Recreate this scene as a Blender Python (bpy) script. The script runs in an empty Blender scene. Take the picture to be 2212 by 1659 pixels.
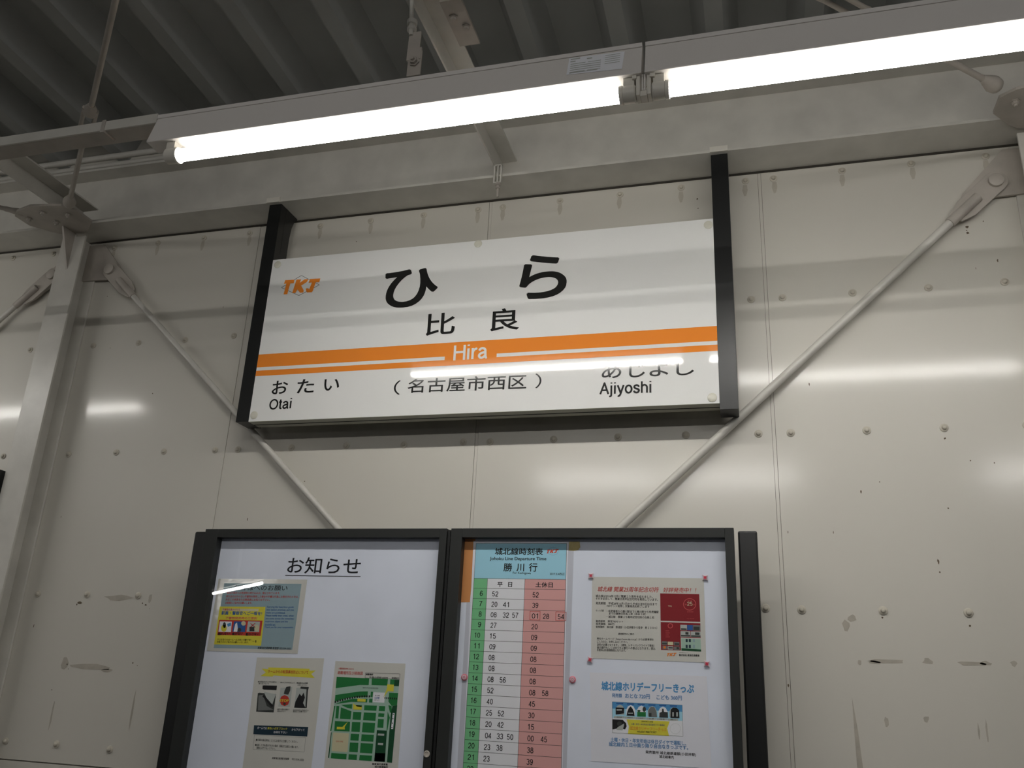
import bpy, bmesh, math, random
from mathutils import Vector, Euler, Matrix
random.seed(7)
SC = bpy.context.scene
COL = SC.collection

# ------------------------------------------------------------------ camera, world, exposure
W, H, FPX = 2212, 1659, 1865.07
CAM = Vector((1.29901, -2.52809, 1.46741))
ROT = Euler((1.9085922, -0.0451746, 0.2670964), 'XYZ')
cd = bpy.data.cameras.new('camera'); cam = bpy.data.objects.new('camera', cd); COL.objects.link(cam)
cam.location = CAM; cam.rotation_euler = ROT
cd.sensor_fit = 'HORIZONTAL'; cd.sensor_width = 36; cd.lens = 36*FPX/W; cd.clip_start = .05; cd.clip_end = 200
SC.camera = cam
wd = bpy.data.worlds.new('night'); SC.world = wd; wd.use_nodes = True
wd.node_tree.nodes['Background'].inputs[0].default_value = (.62, .70, 1, 1)
wd.node_tree.nodes['Background'].inputs[1].default_value = .012
SC.view_settings.view_transform = 'Standard'; SC.view_settings.look = 'None'
SC.view_settings.gamma = 1; SC.view_settings.use_curve_mapping = False
SC.view_settings.exposure = 0.47
TUBE_NEAR = 54.0      # radiance of the lamps over the wall
TUBE_FAR = 66.0       # the lamp row over the far platform edge

RM = ROT.to_matrix()
def S(px, py, y):
    """where the sight line through a photograph point meets the vertical plane y"""
    d = RM @ Vector(((px-W/2)/FPX, -(py-H/2)/FPX, -1.0))
    return CAM + d*((y-CAM.y)/d.y)

# ------------------------------------------------------------------ materials
def lin(c):
    return tuple(((v/255)/12.92 if v/255 <= .04045 else ((v/255+.055)/1.055)**2.4) for v in c)
MATS = {}
def mat(name, rgb, rough=.5, metal=0.0, spec=.5, noise=0, nscale=6, bump=0, bscale=80, dark=None, rvar=0):
    if name in MATS: return MATS[name]
    m = bpy.data.materials.new(name); m.use_nodes = True; MATS[name] = m
    nt = m.node_tree; b = nt.nodes['Principled BSDF']; N = nt.nodes.new; L = nt.links.new
    c = lin(rgb)
    b.inputs['Base Color'].default_value = (*c, 1); b.inputs['Roughness'].default_value = rough
    b.inputs['Metallic'].default_value = metal; b.inputs['Specular IOR Level'].default_value = spec
    tc = None
    if noise or bump or rvar:
        tc = N('ShaderNodeTexCoord')
    if noise:
        n = N('ShaderNodeTexNoise'); n.inputs['Scale'].default_value = nscale; n.inputs['Detail'].default_value = 6
        L(tc.outputs['Object'], n.inputs['Vector'])
        r = N('ShaderNodeValToRGB'); r.color_ramp.elements[0].position = .32; r.color_ramp.elements[1].position = .68
        d = lin(dark) if dark else tuple(v*(1-noise) for v in c)
        r.color_ramp.elements[0].color = (*d, 1); r.color_ramp.elements[1].color = (*c, 1)
        L(n.outputs['Fac'], r.inputs[0]); L(r.outputs[0], b.inputs['Base Color'])
        if rvar:
            mr = N('ShaderNodeMapRange'); mr.inputs[3].default_value = rough-rvar; mr.inputs[4].default_value = rough+rvar
            mr.inputs[1].default_value = .3; mr.inputs[2].default_value = .7
            L(n.outputs['Fac'], mr.inputs[0]); L(mr.outputs[0], b.inputs['Roughness'])
    if bump:
        n2 = N('ShaderNodeTexNoise'); n2.inputs['Scale'].default_value = bscale; n2.inputs['Detail'].default_value = 2
        L(tc.outputs['Object'], n2.inputs['Vector'])
        bp = N('ShaderNodeBump'); bp.inputs['Strength'].default_value = bump; bp.inputs['Distance'].default_value = .01
        L(n2.outputs['Fac'], bp.inputs['Height']); L(bp.outputs[0], b.inputs['Normal'])
    return m
def emis(name, rgb, s):
    m = bpy.data.materials.new(name); m.use_nodes = True
    b = m.node_tree.nodes['Principled BSDF']
    b.inputs['Base Color'].default_value = (.8, .8, .8, 1)
    b.inputs['Emission Color'].default_value = (*rgb, 1); b.inputs['Emission Strength'].default_value = s
    return m
def wall_mat():
    """old cream gloss paint: faint clouding, fine dirt specks, uneven sheen"""
    m = mat('wall_paint', (210, 206, 196), .50, spec=.7, noise=.06, nscale=1.6, bump=.006, bscale=55, rvar=.03)
    for e, q in zip([n for n in m.node_tree.nodes if n.type == 'VALTORGB'][0].color_ramp.elements, (.15, .85)): e.position = q
    nt = m.node_tree; N = nt.nodes.new; L = nt.links.new
    b = nt.nodes['Principled BSDF']; b.inputs['Coat Weight'].default_value = .6; b.inputs['Coat Roughness'].default_value = .13; src = b.inputs['Base Color'].links[0].from_socket
    g = N('ShaderNodeNewGeometry')
    v = N('ShaderNodeTexVoronoi'); v.inputs['Scale'].default_value = 9; v.feature = 'F1'
    L(g.outputs['Position'], v.inputs['Vector'])
    sp = N('ShaderNodeMath'); sp.operation = 'LESS_THAN'; sp.inputs[1].default_value = .013
    L(v.outputs['Distance'], sp.inputs[0])
    n = N('ShaderNodeTexNoise'); n.inputs['Scale'].default_value = 3.1; L(g.outputs['Position'], n.inputs['Vector'])
    th = N('ShaderNodeMath'); th.operation = 'GREATER_THAN'; th.inputs[1].default_value = .56; L(n.outputs['Fac'], th.inputs[0])
    mu = N('ShaderNodeMath'); mu.operation = 'MULTIPLY'; L(sp.outputs[0], mu.inputs[0]); L(th.outputs[0], mu.inputs[1])
    mx = N('ShaderNodeMix'); mx.data_type = 'RGBA'; L(mu.outputs[0], mx.inputs[0]); L(src, mx.inputs[6])
    mx.inputs[7].default_value = (.16, .13, .09, 1)
    L(mx.outputs[2], b.inputs['Base Color'])
    return m
def glass_mat():
    m = bpy.data.materials.new('pane_glass'); m.use_nodes = True; nt = m.node_tree
    nt.nodes.remove(nt.nodes['Principled BSDF']); out = nt.nodes['Material Output']
    t = nt.nodes.new('ShaderNodeBsdfTransparent'); t.inputs[0].default_value = (.985, .99, .99, 1)
    g = nt.nodes.new('ShaderNodeBsdfGlossy'); g.inputs['Roughness'].default_value = .01
    fr = nt.nodes.new('ShaderNodeFresnel'); fr.inputs[0].default_value = 1.5
    ge = nt.nodes.new('ShaderNodeNewGeometry'); mp = nt.nodes.new('ShaderNodeMapRange'); mp.inputs[3].default_value = 1.5; mp.inputs[4].default_value = 1.0
    nt.links.new(ge.outputs['Backfacing'], mp.inputs[0]); nt.links.new(mp.outputs[0], fr.inputs[0])
    mx = nt.nodes.new('ShaderNodeMixShader')
    for a, b in ((fr.outputs[0], mx.inputs[0]), (t.outputs[0], mx.inputs[1]), (g.outputs[0], mx.inputs[2]), (mx.outputs[0], out.inputs[0])):
        nt.links.new(a, b)
    return m
WALL = wall_mat()
STEEL = mat('cream_steel_paint', (213, 210, 202), .33, noise=.14, nscale=9, bump=.03, bscale=60)
STEEL2 = mat('shaded_steel_paint', (186, 179, 170), .45, noise=.18, nscale=14, bump=.05, bscale=60)  # same steel paint with shade put into the colour, for poorly lit parts
ROOFM = mat('roof_sheet', (168, 170, 168), .55, noise=.12, nscale=3)
BLACK = mat('black_metal', (26, 27, 27), .34, spec=.5, bump=.01, bscale=200)
BLACK2 = mat('black_frame_metal', (37, 39, 38), .5, spec=.4)
SIGNW = mat('sign_white', (236, 236, 234), .05, spec=.5, bump=.0035, bscale=110)
SIGNE = mat('sign_edge', (190, 190, 178), .4)
ORANGE = mat('sign_orange', (242, 143, 54), .06, spec=.5, bump=.0035, bscale=110)
INKB = mat('sign_black', (38, 38, 37), .08, spec=.5)
FIXT = mat('fixture_enamel', (226, 222, 218), .4)
PLAST = mat('socket_plastic', (222, 218, 208), .35)
BACKING = mat('board_backing', (237, 241, 255), .7, noise=.08, nscale=5)
FLOORM = mat('platform_floor', (88, 87, 84), .8, noise=.25, nscale=8)
STAIN = mat('paint_chip', (112, 98, 80), .8, noise=.4, nscale=60)
SCUFF = mat('wall_scuff', (184, 177, 164), .6, noise=.2, nscale=30)
GROOVE = mat('panel_groove', (110, 104, 92), .6)
GLASS = glass_mat()
TUBE = emis('tube_glow', (1, .975, .925), TUBE_NEAR)
DIFF = emis('tube_upper_glow', (1, .96, .88), 4.0)
TUBE2 = emis('far_tube_glow', (1, .975, .935), TUBE_FAR)

# ------------------------------------------------------------------ mesh helpers
class MB:
    def __init__(self): self.v = []; self.f = []; self.m = []
    def poly(self, pts, mi=0):
        b = len(self.v); self.v += [tuple(p) for p in pts]; self.f.append(tuple(range(b, b+len(pts)))); self.m.append(mi); return self
    def box(self, x0, x1, y0, y1, z0, z1, mi=0):
        b = len(self.v)
        self.v += [(x, y, z) for x in (x0, x1) for y in (y0, y1) for z in (z0, z1)]
        for q in ((0, 1, 3, 2), (4, 6, 7, 5), (0, 4, 5, 1), (2, 3, 7, 6), (0, 2, 6, 4), (1, 5, 7, 3)):
            self.f.append(tuple(b+i for i in q)); self.m.append(mi)
        return self
    def prism(self, pts, off, mi=0):
        """polygon pts (3-D) swept by off"""
        b = len(self.v); n = len(pts); off = Vector(off)
        self.v += [tuple(p) for p in pts] + [tuple(Vector(p)+off) for p in pts]
        self.f.append(tuple(range(b, b+n))); self.f.append(tuple(range(b+2*n-1, b+n-1, -1))); self.m += [mi, mi]
        for i in range(n):
            j = (i+1) % n; self.f.append((b+i, b+n+i, b+n+j, b+j)); self.m.append(mi)
        return self
    def lathe(self, p0, axis, prof, seg=20, mi=0):
        """profile [(along, radius)...] turned about axis from p0"""
        a = Vector(axis).normalized(); u = a.orthogonal().normalized(); w = a.cross(u); p0 = Vector(p0); b = len(self.v)
        for t, r in prof:
            for k in range(seg):
                an = 2*math.pi*k/seg; self.v.append(tuple(p0 + a*t + (u*math.cos(an)+w*math.sin(an))*max(r, 1e-5)))
        for i in range(len(prof)-1):
            for k in range(seg):
                k2 = (k+1) % seg; self.f.append((b+i*seg+k, b+i*seg+k2, b+(i+1)*seg+k2, b+(i+1)*seg+k)); self.m.append(mi)
        self.f.append(tuple(b+k for k in range(seg))[::-1]); self.f.append(tuple(b+(len(prof)-1)*seg+k for k in range(seg))); self.m += [mi, mi]
        return self
    def tube(self, p0, p1, r, seg=16, mi=0):
        d = Vector(p1)-Vector(p0); return self.lathe(p0, d, [(0, r), (d.length, r)], seg, mi)
    def build(self, name, mats, parent=None, smooth=False, bevel=0):
        off = ORG.get(parent.name, Vector((0, 0, 0))) if parent else Vector((0, 0, 0))
        me = bpy.data.meshes.new(name)
        me.from_pydata([tuple(Vector(p)-off) for p in self.v], [], self.f)
        if not isinstance(mats, (list, tuple)): mats = [mats]
        for q in mats: me.materials.append(q)
        me.polygons.foreach_set('material_index', self.m)
        if len(me.polygons) and max(len(p.vertices) for p in me.polygons) < 60:
            bm = bmesh.new(); bm.from_mesh(me); bmesh.ops.recalc_face_normals(bm, faces=bm.faces); bm.to_mesh(me); bm.free()
        if smooth:
            me.polygons.foreach_set('use_smooth', [True]*len(me.polygons))
            me.set_sharp_from_angle(angle=math.radians(40))
        me.update()
        o = bpy.data.objects.new(name, me); COL.objects.link(o)
        if parent: o.parent = parent; ORG[o.name] = off
        else: ORG[o.name] = Vector((0, 0, 0))
        if bevel:
            bv = o.modifiers.new('bevel', 'BEVEL'); bv.width = bevel; bv.segments = 2; bv.limit_method = 'ANGLE'
        return o
ORG = {}
def thing(name, label, cat, loc, group=None):
    o = bpy.data.objects.new(name, None); COL.objects.link(o); o.location = loc; o.empty_display_size = .1
    o['label'] = label; o['category'] = cat
    if group: o['group'] = group
    ORG[o.name] = Vector(loc); return o
def tag(o, label, cat, group=None):
    o['label'] = label; o['category'] = cat
    if group: o['group'] = group
    return o
def recentre(o):
    """put a top-level mesh's origin at its base"""
    me = o.data; xs = [v.co for v in me.vertices]
    c = Vector(((min(p.x for p in xs)+max(p.x for p in xs))/2, (min(p.y for p in xs)+max(p.y for p in xs))/2, min(p.z for p in xs)))
    me.transform(Matrix.Translation(-c)); o.location = c; ORG[o.name] = c; return o
def struct(o, label=None):
    o['kind'] = 'structure'
    if label: o['label'] = label
    return o

# ------------------------------------------------------------------ flat printing on a board or sign
class Print:
    """art on the plane y; coordinates are read in a crop (ox, oy, scale) of the photograph"""
    def __init__(self, root, y, crop=(0, 0, 1)):
        self.root = root; self.y = y; self.crop = crop; self.parts = {}; self.n = 0; self.unit = 0
    def P(self, x, y, layer=0):
        ox, oy, s = self.crop; p = S(ox+x*s, oy+y*s, self.y); p.y = self.y - .00012*layer; return p
    def mb(self, part, m):
        if part in ('city_block', 'callout', 'station_box', 'lettering'): self.n += 1; k = (part, m.name, self.n)
        else: k = (part, m.name, self.unit)
        if k not in self.parts: self.parts[k] = (MB(), m)
        return self.parts[k][0]
    def poly(self, part, m, pts, layer=1):
        self.mb(part, m).poly([self.P(x, y, layer) for x, y in pts]); return self
    def quad(self, part, m, x0, y0, x1, y1, layer=1, sk=0, lean=0):
        """upright rectangle; sk = drop of the right end, lean = shift of the bottom edge to the right"""
        return self.poly(part, m, [(x0, y0), (x1, y0+sk), (x1+lean, y1+sk), (x0+lean, y1)], layer)
    def disc(self, part, m, x, y, r, layer=1, n=20, ry=None):
        return self.poly(part, m, [(x+r*math.cos(6.2832*k/n), y+(ry or r)*math.sin(6.2832*k/n)) for k in range(n)], layer)
    def line(self, part, m, a, b, w, layer=2):
        a = Vector(a); b = Vector(b); n = (b-a).normalized().orthogonal()*w/2
        return self.poly(part, m, [a+n, b+n, b-n, a-n], layer)
    def ring(self, part, m, pts, w, layer=2):
        for i in range(len(pts)): self.line(part, m, pts[i], pts[(i+1) % len(pts)], w, layer)
        return self
    def text(self, s, m, xl, yl, xr, yr, h, bold=0, layer=3, part='lettering', slant=0):
        me = glyphs(s, bold); k = (s, bold)
        if not me: return self
        vs, fs = me
        x0 = min(v[0] for v in vs); x1 = max(v[0] for v in vs); y0 = min(v[1] for v in vs); y1 = max(v[1] for v in vs)
        a = self.P(xl, yl, layer); b = self.P(xr, yr, layer); d = b-a
        xm, ym = (xl+xr)/2, (yl+yr)/2
        hh = abs(self.P(xm, ym-h/2).z - self.P(xm, ym+h/2).z); up = Vector((-d.z, 0, d.x)).normalized()
        q = self.mb(part, m); base = len(q.v)
        for i, (u, v) in enumerate(vs):
            t = (u-x0)/(x1-x0); w = (v-y0)/(y1-y0)-.5 if y1 > y0 else 0
            p = a + d*t + up*(w*hh) + d.normalized()*(slant*w*hh); p.y -= GL.get(k, 0) and 2.5e-6*(i//GL[k]); q.v.append(tuple(p))
        for f in fs: q.f.append(tuple(base+i for i in f)); q.m.append(0)
        return self
    def done(self, labels={}):
        for (part, mn, _), (mb, m) in self.parts.items():
            o = mb.build(part, m, self.root)
            if mn in INKLABEL and part in ('lettering', 'printed_block'): o['label'] = INKLABEL[mn] + ' ' + part.replace('_', ' ')
INKLABEL = {}
GC = {}; GL = {}   # GL: vertices per stacked copy
def arc(cx, cy, rx, ry, a0, a1, n=14):
    return [(cx+rx*math.cos(math.radians(a0+(a1-a0)*k/n)), cy+ry*math.sin(math.radians(a0+(a1-a0)*k/n))) for k in range(n+1)]
# plain sans-serif letters drawn as centre lines: (advance, strokes); cap height 1, x-height .74
def sans(ch):
    X = .74
    T = {
     'H': (.80, [[(.09, 0), (.09, 1)], [(.71, 0), (.71, 1)], [(.09, .53), (.71, .53)]]),
     'i': (.27, [[(.13, 0), (.13, X)], [(.13, .9), (.13, 1)]]),
     'r': (.40, [[(.10, 0), (.10, X)], [(.10, .40)] + arc(.36, .42, .25, .27, 170, 88, 8)]),
     'a': (.62, [arc(.28, .50, .20, .19, 165, 20, 8) + [(.49, .12), (.53, .05), (.58, .06)], [(.48, .44), (.36, .40), (.20, .36), (.10, .28), (.08, .17), (.14, .08), (.24, .05), (.36, .09), (.47, .20)]]),
     'O': (.88, [arc(.44, .5, .36, .45, 0, 360, 32)]),
     't': (.34, [[(.16, .93), (.16, .14), (.19, .07), (.26, .05), (.31, .06)], [(.02, X-.06), (.31, X-.06)]]),
     'A': (.76, [[(.05, 0), (.38, .97), (.71, 0)], [(.17, .34), (.59, .34)]]),
     'j': (.27, [[(.15, X), (.15, -.12), (.12, -.19), (.05, -.21), (.0, -.20)], [(.15, .9), (.15, 1)]]),
     'y': (.58, [[(.05, X), (.29, .06)], [(.53, X), (.26, -.08), (.20, -.18), (.12, -.21), (.06, -.19)]]),
     'o': (.64, [arc(.32, X/2, .24, X/2-.05, 0, 360, 28)]),
     's': (.56, [[(.47, .53), (.43, .63), (.35, .68), (.26, .69), (.16, .66), (.10, .59), (.10, .50), (.16, .43), (.28, .38), (.40, .34), (.47, .28), (.48, .19), (.43, .10), (.34, .05), (.25, .05), (.15, .08), (.09, .15), (.07, .21)]]),
     'h': (.62, [[(.10, 0), (.10, 1)], [(.10, .40)] + arc(.31, .46, .21, .23, 170, 0, 12) + [(.52, 0)]]),
     '0': (.62, [arc(.31, .5, .23, .45, 0, 360, 28)]),
     '1': (.62, [[(.14, .76), (.26, .82), (.36, .96), (.36, 0)]]),
     '2': (.62, [[(.09, .68)] + arc(.31, .70, .21, .25, 170, -25, 12) + [(.40, .44), (.20, .26), (.10, .10), (.08, .05), (.54, .05)]]),
     '3': (.62, [arc(.30, .725, .20, .225, 165, -75, 12) + [(.26, .52)], [(.26, .52)] + arc(.30, .275, .22, .235, 80, -165, 14)]),
     '4': (.62, [[(.42, 0), (.42, .94), (.06, .28), (.57, .28)]]),
     '5': (.62, [[(.50, .95), (.16, .95), (.11, .50)] + arc(.30, .32, .22, .27, 135, -160, 16)]),
     '6': (.62, [[(.51, .76)] + arc(.32, .74, .19, .21, 25, 120, 6) + [(.12, .62), (.08, .40)] + arc(.31, .31, .22, .26, 165, -190, 22)]),
     '7': (.62, [[(.07, .95), (.54, .95), (.38, .62), (.27, .30), (.23, 0)]]),
     '8': (.62, [arc(.31, .735, .19, .215, 0, 360, 22), arc(.31, .285, .23, .24, 0, 360, 24)]),
     '9': (.62, [[(.11, .24)] + arc(.30, .26, .19, .21, 205, 300, 6) + [(.50, .38), (.54, .60)] + arc(.31, .69, .22, .26, -15, 345, 22)])}
    return T.get(ch)
def sans_text(s, wt):
    vs, fs, x = [], [], 0
    for ch in s:
        adv, st = sans(ch)
        for pl in st:
            for (p, q) in zip(pl, pl[1:]):
                p = Vector(p); q = Vector(q); d = q-p
                if d.length < 1e-6: continue
                n = Vector((-d.y, d.x)).normalized()*wt/2; b = len(vs)
                for w in (p+n, q+n, q-n, p-n): vs.append((w.x+x, w.y))
                fs.append((b, b+1, b+2, b+3))
            for p in pl[1:-1]:
                b = len(vs); vs += [(p[0]+x+wt/2*math.cos(k*.7854), p[1]+wt/2*math.sin(k*.7854)) for k in range(8)]; fs.append((b, b+1, b+2, b+3)); fs.append((b+4, b+5, b+6, b+7)); fs.append((b, b+3, b+4, b+7))
        x += adv + .04
    return vs, fs
def glyphs(s, bold):
    k = (s, bold)
    if k in GC: return GC[k]
    if bold >= 0 and all(sans(ch) for ch in s):
        GL[k] = 4; GC[k] = sans_text(s, .125 if s.isdigit() else .15); return GC[k]
    c = bpy.data.curves.new('text', 'FONT'); c.body = s; c.resolution_u = 3 if len(s) > 2 else 10; c.fill_mode = 'FRONT'
    o = bpy.data.objects.new('text', c); me = o.to_mesh()
    vs = [(v.co.x, v.co.y) for v in me.vertices]; fs = [tuple(p.vertices) for p in me.polygons]
    o.to_mesh_clear(); bpy.data.objects.remove(o); bpy.data.curves.remove(c)
    if not vs: GC[k] = None; return None
    if bold > 0:
        GL[k] = len(vs); r = bold*1.05; m = 8 if bold > .01 else 4
        V, F = list(vs), list(fs)
        for i in range(m):
            an = 6.2832*i/m + .4; b = len(V)
            V += [(x+r*math.cos(an), y+r*math.sin(an)) for x, y in vs]; F += [tuple(b+j for j in f) for f in fs]
        vs, fs = V, F
    GC[k] = (vs, fs); return GC[k]
def ink(name, rgb, word=None, rough=.6):
    m = mat('ink_'+name, rgb, rough, spec=.3); INKLABEL[m.name] = word or name.replace('_', ' '); return m
K = ink('black', (34, 33, 34)); RED = ink('red', (196, 62, 52)); BLUE = ink('blue', (50, 96, 160)); YEL = ink('yellow', (226, 214, 70))
LBLUE = ink('pale_blue', (168, 220, 240)); GREEN = ink('map_green', (38, 122, 62)); DGREEN = ink('dark_green', (22, 76, 44)); WHITE = ink('white', (240, 239, 244))
GRN2 = ink('column_green', (128, 202, 146), 'pale green'); PINK = ink('column_pink', (230, 172, 168), 'pink'); MAROON = ink('maroon', (140, 36, 42)); GREY = ink('grey', (120, 122, 120))
TEAL = ink('dark_teal', (30, 52, 66)); ORI = ink('orange', (232, 130, 50)); SKY = ink('sky_blue', (84, 152, 206)); LOGO = ink('logo_red', (214, 84, 66), 'red'); DGREY = ink('dark_grey', (62, 64, 62)); CREAM = ink('cream', (214, 206, 170)); PGREY = ink('pale_grey', (186, 190, 186)); SLATE = ink('slate_blue', (116, 152, 196)); ROSE = ink('rose', (216, 96, 96)); MINT = ink('mint', (168, 196, 180)); PALEP = ink('pale_poster_blue', (150, 172, 180), 'grey blue')
PAPER = mat('poster_paper', (216, 213, 206), .5, noise=.05, nscale=9); PAPERW = mat('white_paper', (238, 237, 246), .5, noise=.04, nscale=9); LAMI = mat('laminated_paper', (212, 209, 202), .12, bump=.05, bscale=26)

def logo(pr, m, dm, x0, y0, x1, y1, sk, dia=True, layer=3):
    """slanted block letters T K J over a thin diamond; (x0..x1, y0..y1) box, sk = rise of the right end"""
    w = x1-x0; h = y1-y0
    def q(u, v): return (x0+w*u, y0+h*(v+.13*(1-u))*.92)
    T = [(.035, .05), (.29, .05), (.27, .28), (.175, .28), (.09, .97), (-.01, .97), (.065, .28), (.0, .28)]
    K1 = [(.345, .05), (.475, .05), (.44, .26), (.57, .06), (.68, .06), (.63, .25), (.475, .46), (.54, .76), (.54, .86), (.525, .92), (.44, .92), (.37, .70), (.315, .92), (.225, .92)]
    J = [(.715, .06), (1.0, .06), (.975, .30), (.875, .30), (.79, .86), (.765, .93), (.64, .93), (.615, .87), (.60, .66), (.675, .66), (.69, .74), (.77, .30), (.675, .30)]
    if not dia:
        sk = 0
    if dia:
        c = [(-.07, .52), (.48, -.20), (.975, .48), (.41, 1.10)]
        pr.ring('logo_diamond', dm, [q(*p) for p in c], h*.03, layer-1)
    for g in (T, K1, J): pr.poly('logo', m, [q(*p) for p in g], layer)

# ------------------------------------------------------------------ setting: wall, floor, roof
PW = .91; ROWS = (3.053, 2.629, 2.2, 1.701, 1.226)
back = MB().box(-6.4, 7.3, .012, .05, 0, 3.58).build('wall_back', WALL); struct(back, 'cream painted steel panel wall of the platform shelter')
bolt_mb = MB().lathe((0, 0, 0), (0, -1, 0), [(0, .0115), (.002, .0115), (.0028, .0105), (.003, .0065), (.007, .006), (.0085, .0045), (.009, .002)], 18)
bolt0 = None; BOLTM = mat('bolt_paint', (196, 190, 176), .45)
def wall_mark(mb, cx, cz, pts, mi):
    mb.poly([(cx+a, -.0004, cz+b) for a, b in pts], mi)
def blob(r, n=9, sx=1, sz=1):
    return [(sx*r*(.6+.6*random.random())*math.cos(6.283*k/n), sz*r*(.6+.6*random.random())*math.sin(6.283*k/n)) for k in range(n)]
MARKS = {-1: [], 0: [], 1: [], 2: []}
def mark(k, px, py, r, mi=1, sx=1, sz=1):
    p = S(px, py, 0); MARKS[k].append((p.x, p.z, r, mi, sx, sz))
for a in [(-1, 172, 1302, .011, 1, 1.4, .8), (-1, 166, 1306, .006), (-1, 315, 1307, .007, 1, 1.4, .7), (-1, 308, 1303, .005), (-1, 323, 1315, .003), (-1, 73, 1352, .006, 1, .5, 2), (-1, 287, 1432, .005), (-1, 297, 1438, .003),
          (-1, 145, 1435, .004), (-1, 148, 1445, .003), (-1, 112, 1490, .004), (-1, 132, 1116, .004, 1, .5, 2), (-1, 330, 850, .004), (-1, 238, 752, .003), (-1, 482, 664, .004, 1, .5, 2), (-1, 232, 640, .004),
          (2, 1860, 1062, .007, 1, .5, 1.6), (2, 2027, 1213, .009, 1, .6, 1.5), (2, 1748, 830, .005, 1, .5, 2), (2, 1703, 1481, .006, 1, .7, 1.3), (2, 1900, 1041, .003), (2, 2096, 995, .004), (2, 2048, 1098, .004), (2, 2095, 1352, .006), (2, 1906, 1334, .005), (2, 2041, 947, .006), (2, 2090, 503, .008), (2, 2088, 498, .004), (2, 2155, 563, .007, 1, .6, 1.4), (2, 2108, 580, .004, 1, .4, 2),
          (2, 2089, 490, .008), (2, 2082, 458, .006, 1, 1.5, .7), (2, 2124, 478, .004), (2, 2030, 1236, .004), (2, 2148, 1000, .004), (2, 1800, 1150, .004, 1, .5, 2), (2, 1702, 1150, .004, 1, .5, 2),
          (0, 755, 465, .004, 1, 1.5, .5), (0, 658, 1040, .004), (0, 770, 522, .004), (1, 1506, 430, .006), (1, 1508, 450, .004), (0, 600, 710, .003), (0, 535, 1122, .006, 1, .5, 2)]:
    mark(*a)
for a in [(-1, 255, 1291, .05, 2, 1.5, .25), (-1, 324, 1293, .02, 2, .5, 1.2), (-1, 200, 1440, .07, 2, 1.5, .18), (-1, 230, 1448, .03, 2, 1.2, .25), (-1, 285, 1540, .06, 2, .10, 1.3), (-1, 113, 1540, .06, 2, .08, 1.2), (-1, 140, 1432, .02, 2, 1, 1.2),
          (2, 1828, 1352, .016, 2, .8, 1.3), (2, 1841, 1336, .015, 2, 1, .8), (2, 1915, 1428, .045, 2, 1.4, .14), (2, 1888, 1431, .02, 2, 1.2, .3), (2, 2004, 1429, .013, 2, 1.2, .8), (2, 2095, 1433, .035, 2, 1.4, .22), (2, 2129, 1433, .012, 2, 1.4, .6), (2, 1857, 1431, .008, 2), (2, 2190, 1433, .01, 2),
          (2, 1915, 1560, .012, 2, .6, 1.4), (2, 2001, 1553, .01, 2), (2, 2114, 1580, .02, 2, .15, 1.4), (2, 2132, 1580, .025, 2, .12, 1.4)]:
    mark(*a)
for k in range(-6, 8):
    x0 = k*PW-.455+.0055; x1 = (k+1)*PW-.455-.0055
    mb = MB().box(x0, x1, 0, .012, 1.172, 3.080, 0)
    mb.box(x0, x1, 0, .012, 0, 1.168, 0)
    for (cx, cz, r, mi, sx, sz) in MARKS.get(k, []): wall_mark(mb, cx, cz, blob(r*(.55 if mi == 1 else .8), 9, sx, sz), mi)
    if k == 2:      # long scrape near the bottom right
        t = [S(1841, 1505, 0), S(1850, 1580, 0), S(1858, 1659, 0)]; mb.poly([(t[0].x-.001, -.0004, t[0].z), (t[1].x-.005, -.0004, t[1].z), (t[2].x-.007, -.0004, t[2].z), (t[2].x+.007, -.0004, t[2].z), (t[1].x+.004, -.0004, t[1].z)], 2)
    if k in (-1, 0, 1, 2):   # dirt runs under the top bolts
        for j in range(5):
            x = k*PW+(j-2)*.2045; mb.poly([(x-.006, -.0004, 3.04), (x+.006, -.0004, 3.04), (x+.008, -.0004, 3.02), (x+.003, -.0004, 3.0), (x-.004, -.0004, 2.998), (x-.009, -.0004, 3.02)], 3)
    p = mb.build('wall_panel', [WALL, STAIN, SCUFF, mat('dirt_run', (190, 184, 171), .5, noise=.1, nscale=40)], back)
    if -3 < k < 3:
        for j in range(5):
            for z in ROWS:
                bx = k*PW+(j-2)*.2045
                if bolt0 is None: bolt0 = o = bolt_mb.build('bolt', BOLTM, p, smooth=True)
                else: o = bolt0.copy(); COL.objects.link(o); o.parent = p
                o.location = (bx+random.uniform(-.003, .003), 0, z+random.uniform(-.002, .002))
    xs = k*PW-.455
    q = MB().box(xs-.0045, xs+.0045, .0015, .011, 0, 3.08); q.box(xs-.0056, xs-.0045, .005, .011, 0, 3.08, 1); q.box(xs+.0045, xs+.0056, .005, .011, 0, 3.08, 1)
    q.build('seam_strip', [WALL, GROOVE], back)
fl = struct(MB().box(-9.7, 8.2, -12.5, .05, -.3, 0).build('floor', FLOORM), 'grey concrete platform floor')
# folded roof sheet with ribs running out from the wall
rb = MB(); prof = []
PITCH = .303
def zroof(y): return 3.475 - .05*y
rx0 = .945 - 35*PITCH
for k in range(62):
    c = rx0+k*PITCH
    prof += [(c-.028, 0), (c+.028, 0), (c+.075, .10), (c+PITCH-.075, .10)]
n = len(prof)
for y in (.05, -12.5):
    for (a, h) in prof: rb.v.append((a, y, zroof(y)+h))
for i in range(n-1): rb.f.append((i, i+1, n+i+1, n+i)); rb.m.append(0)
roof = rb.build('ceiling', ROOFM); struct(roof, 'dark grey ribbed metal roof of the shelter')
sol = roof.modifiers.new('sheet', 'SOLIDIFY'); sol.thickness = .002; sol.offset = 1

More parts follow.
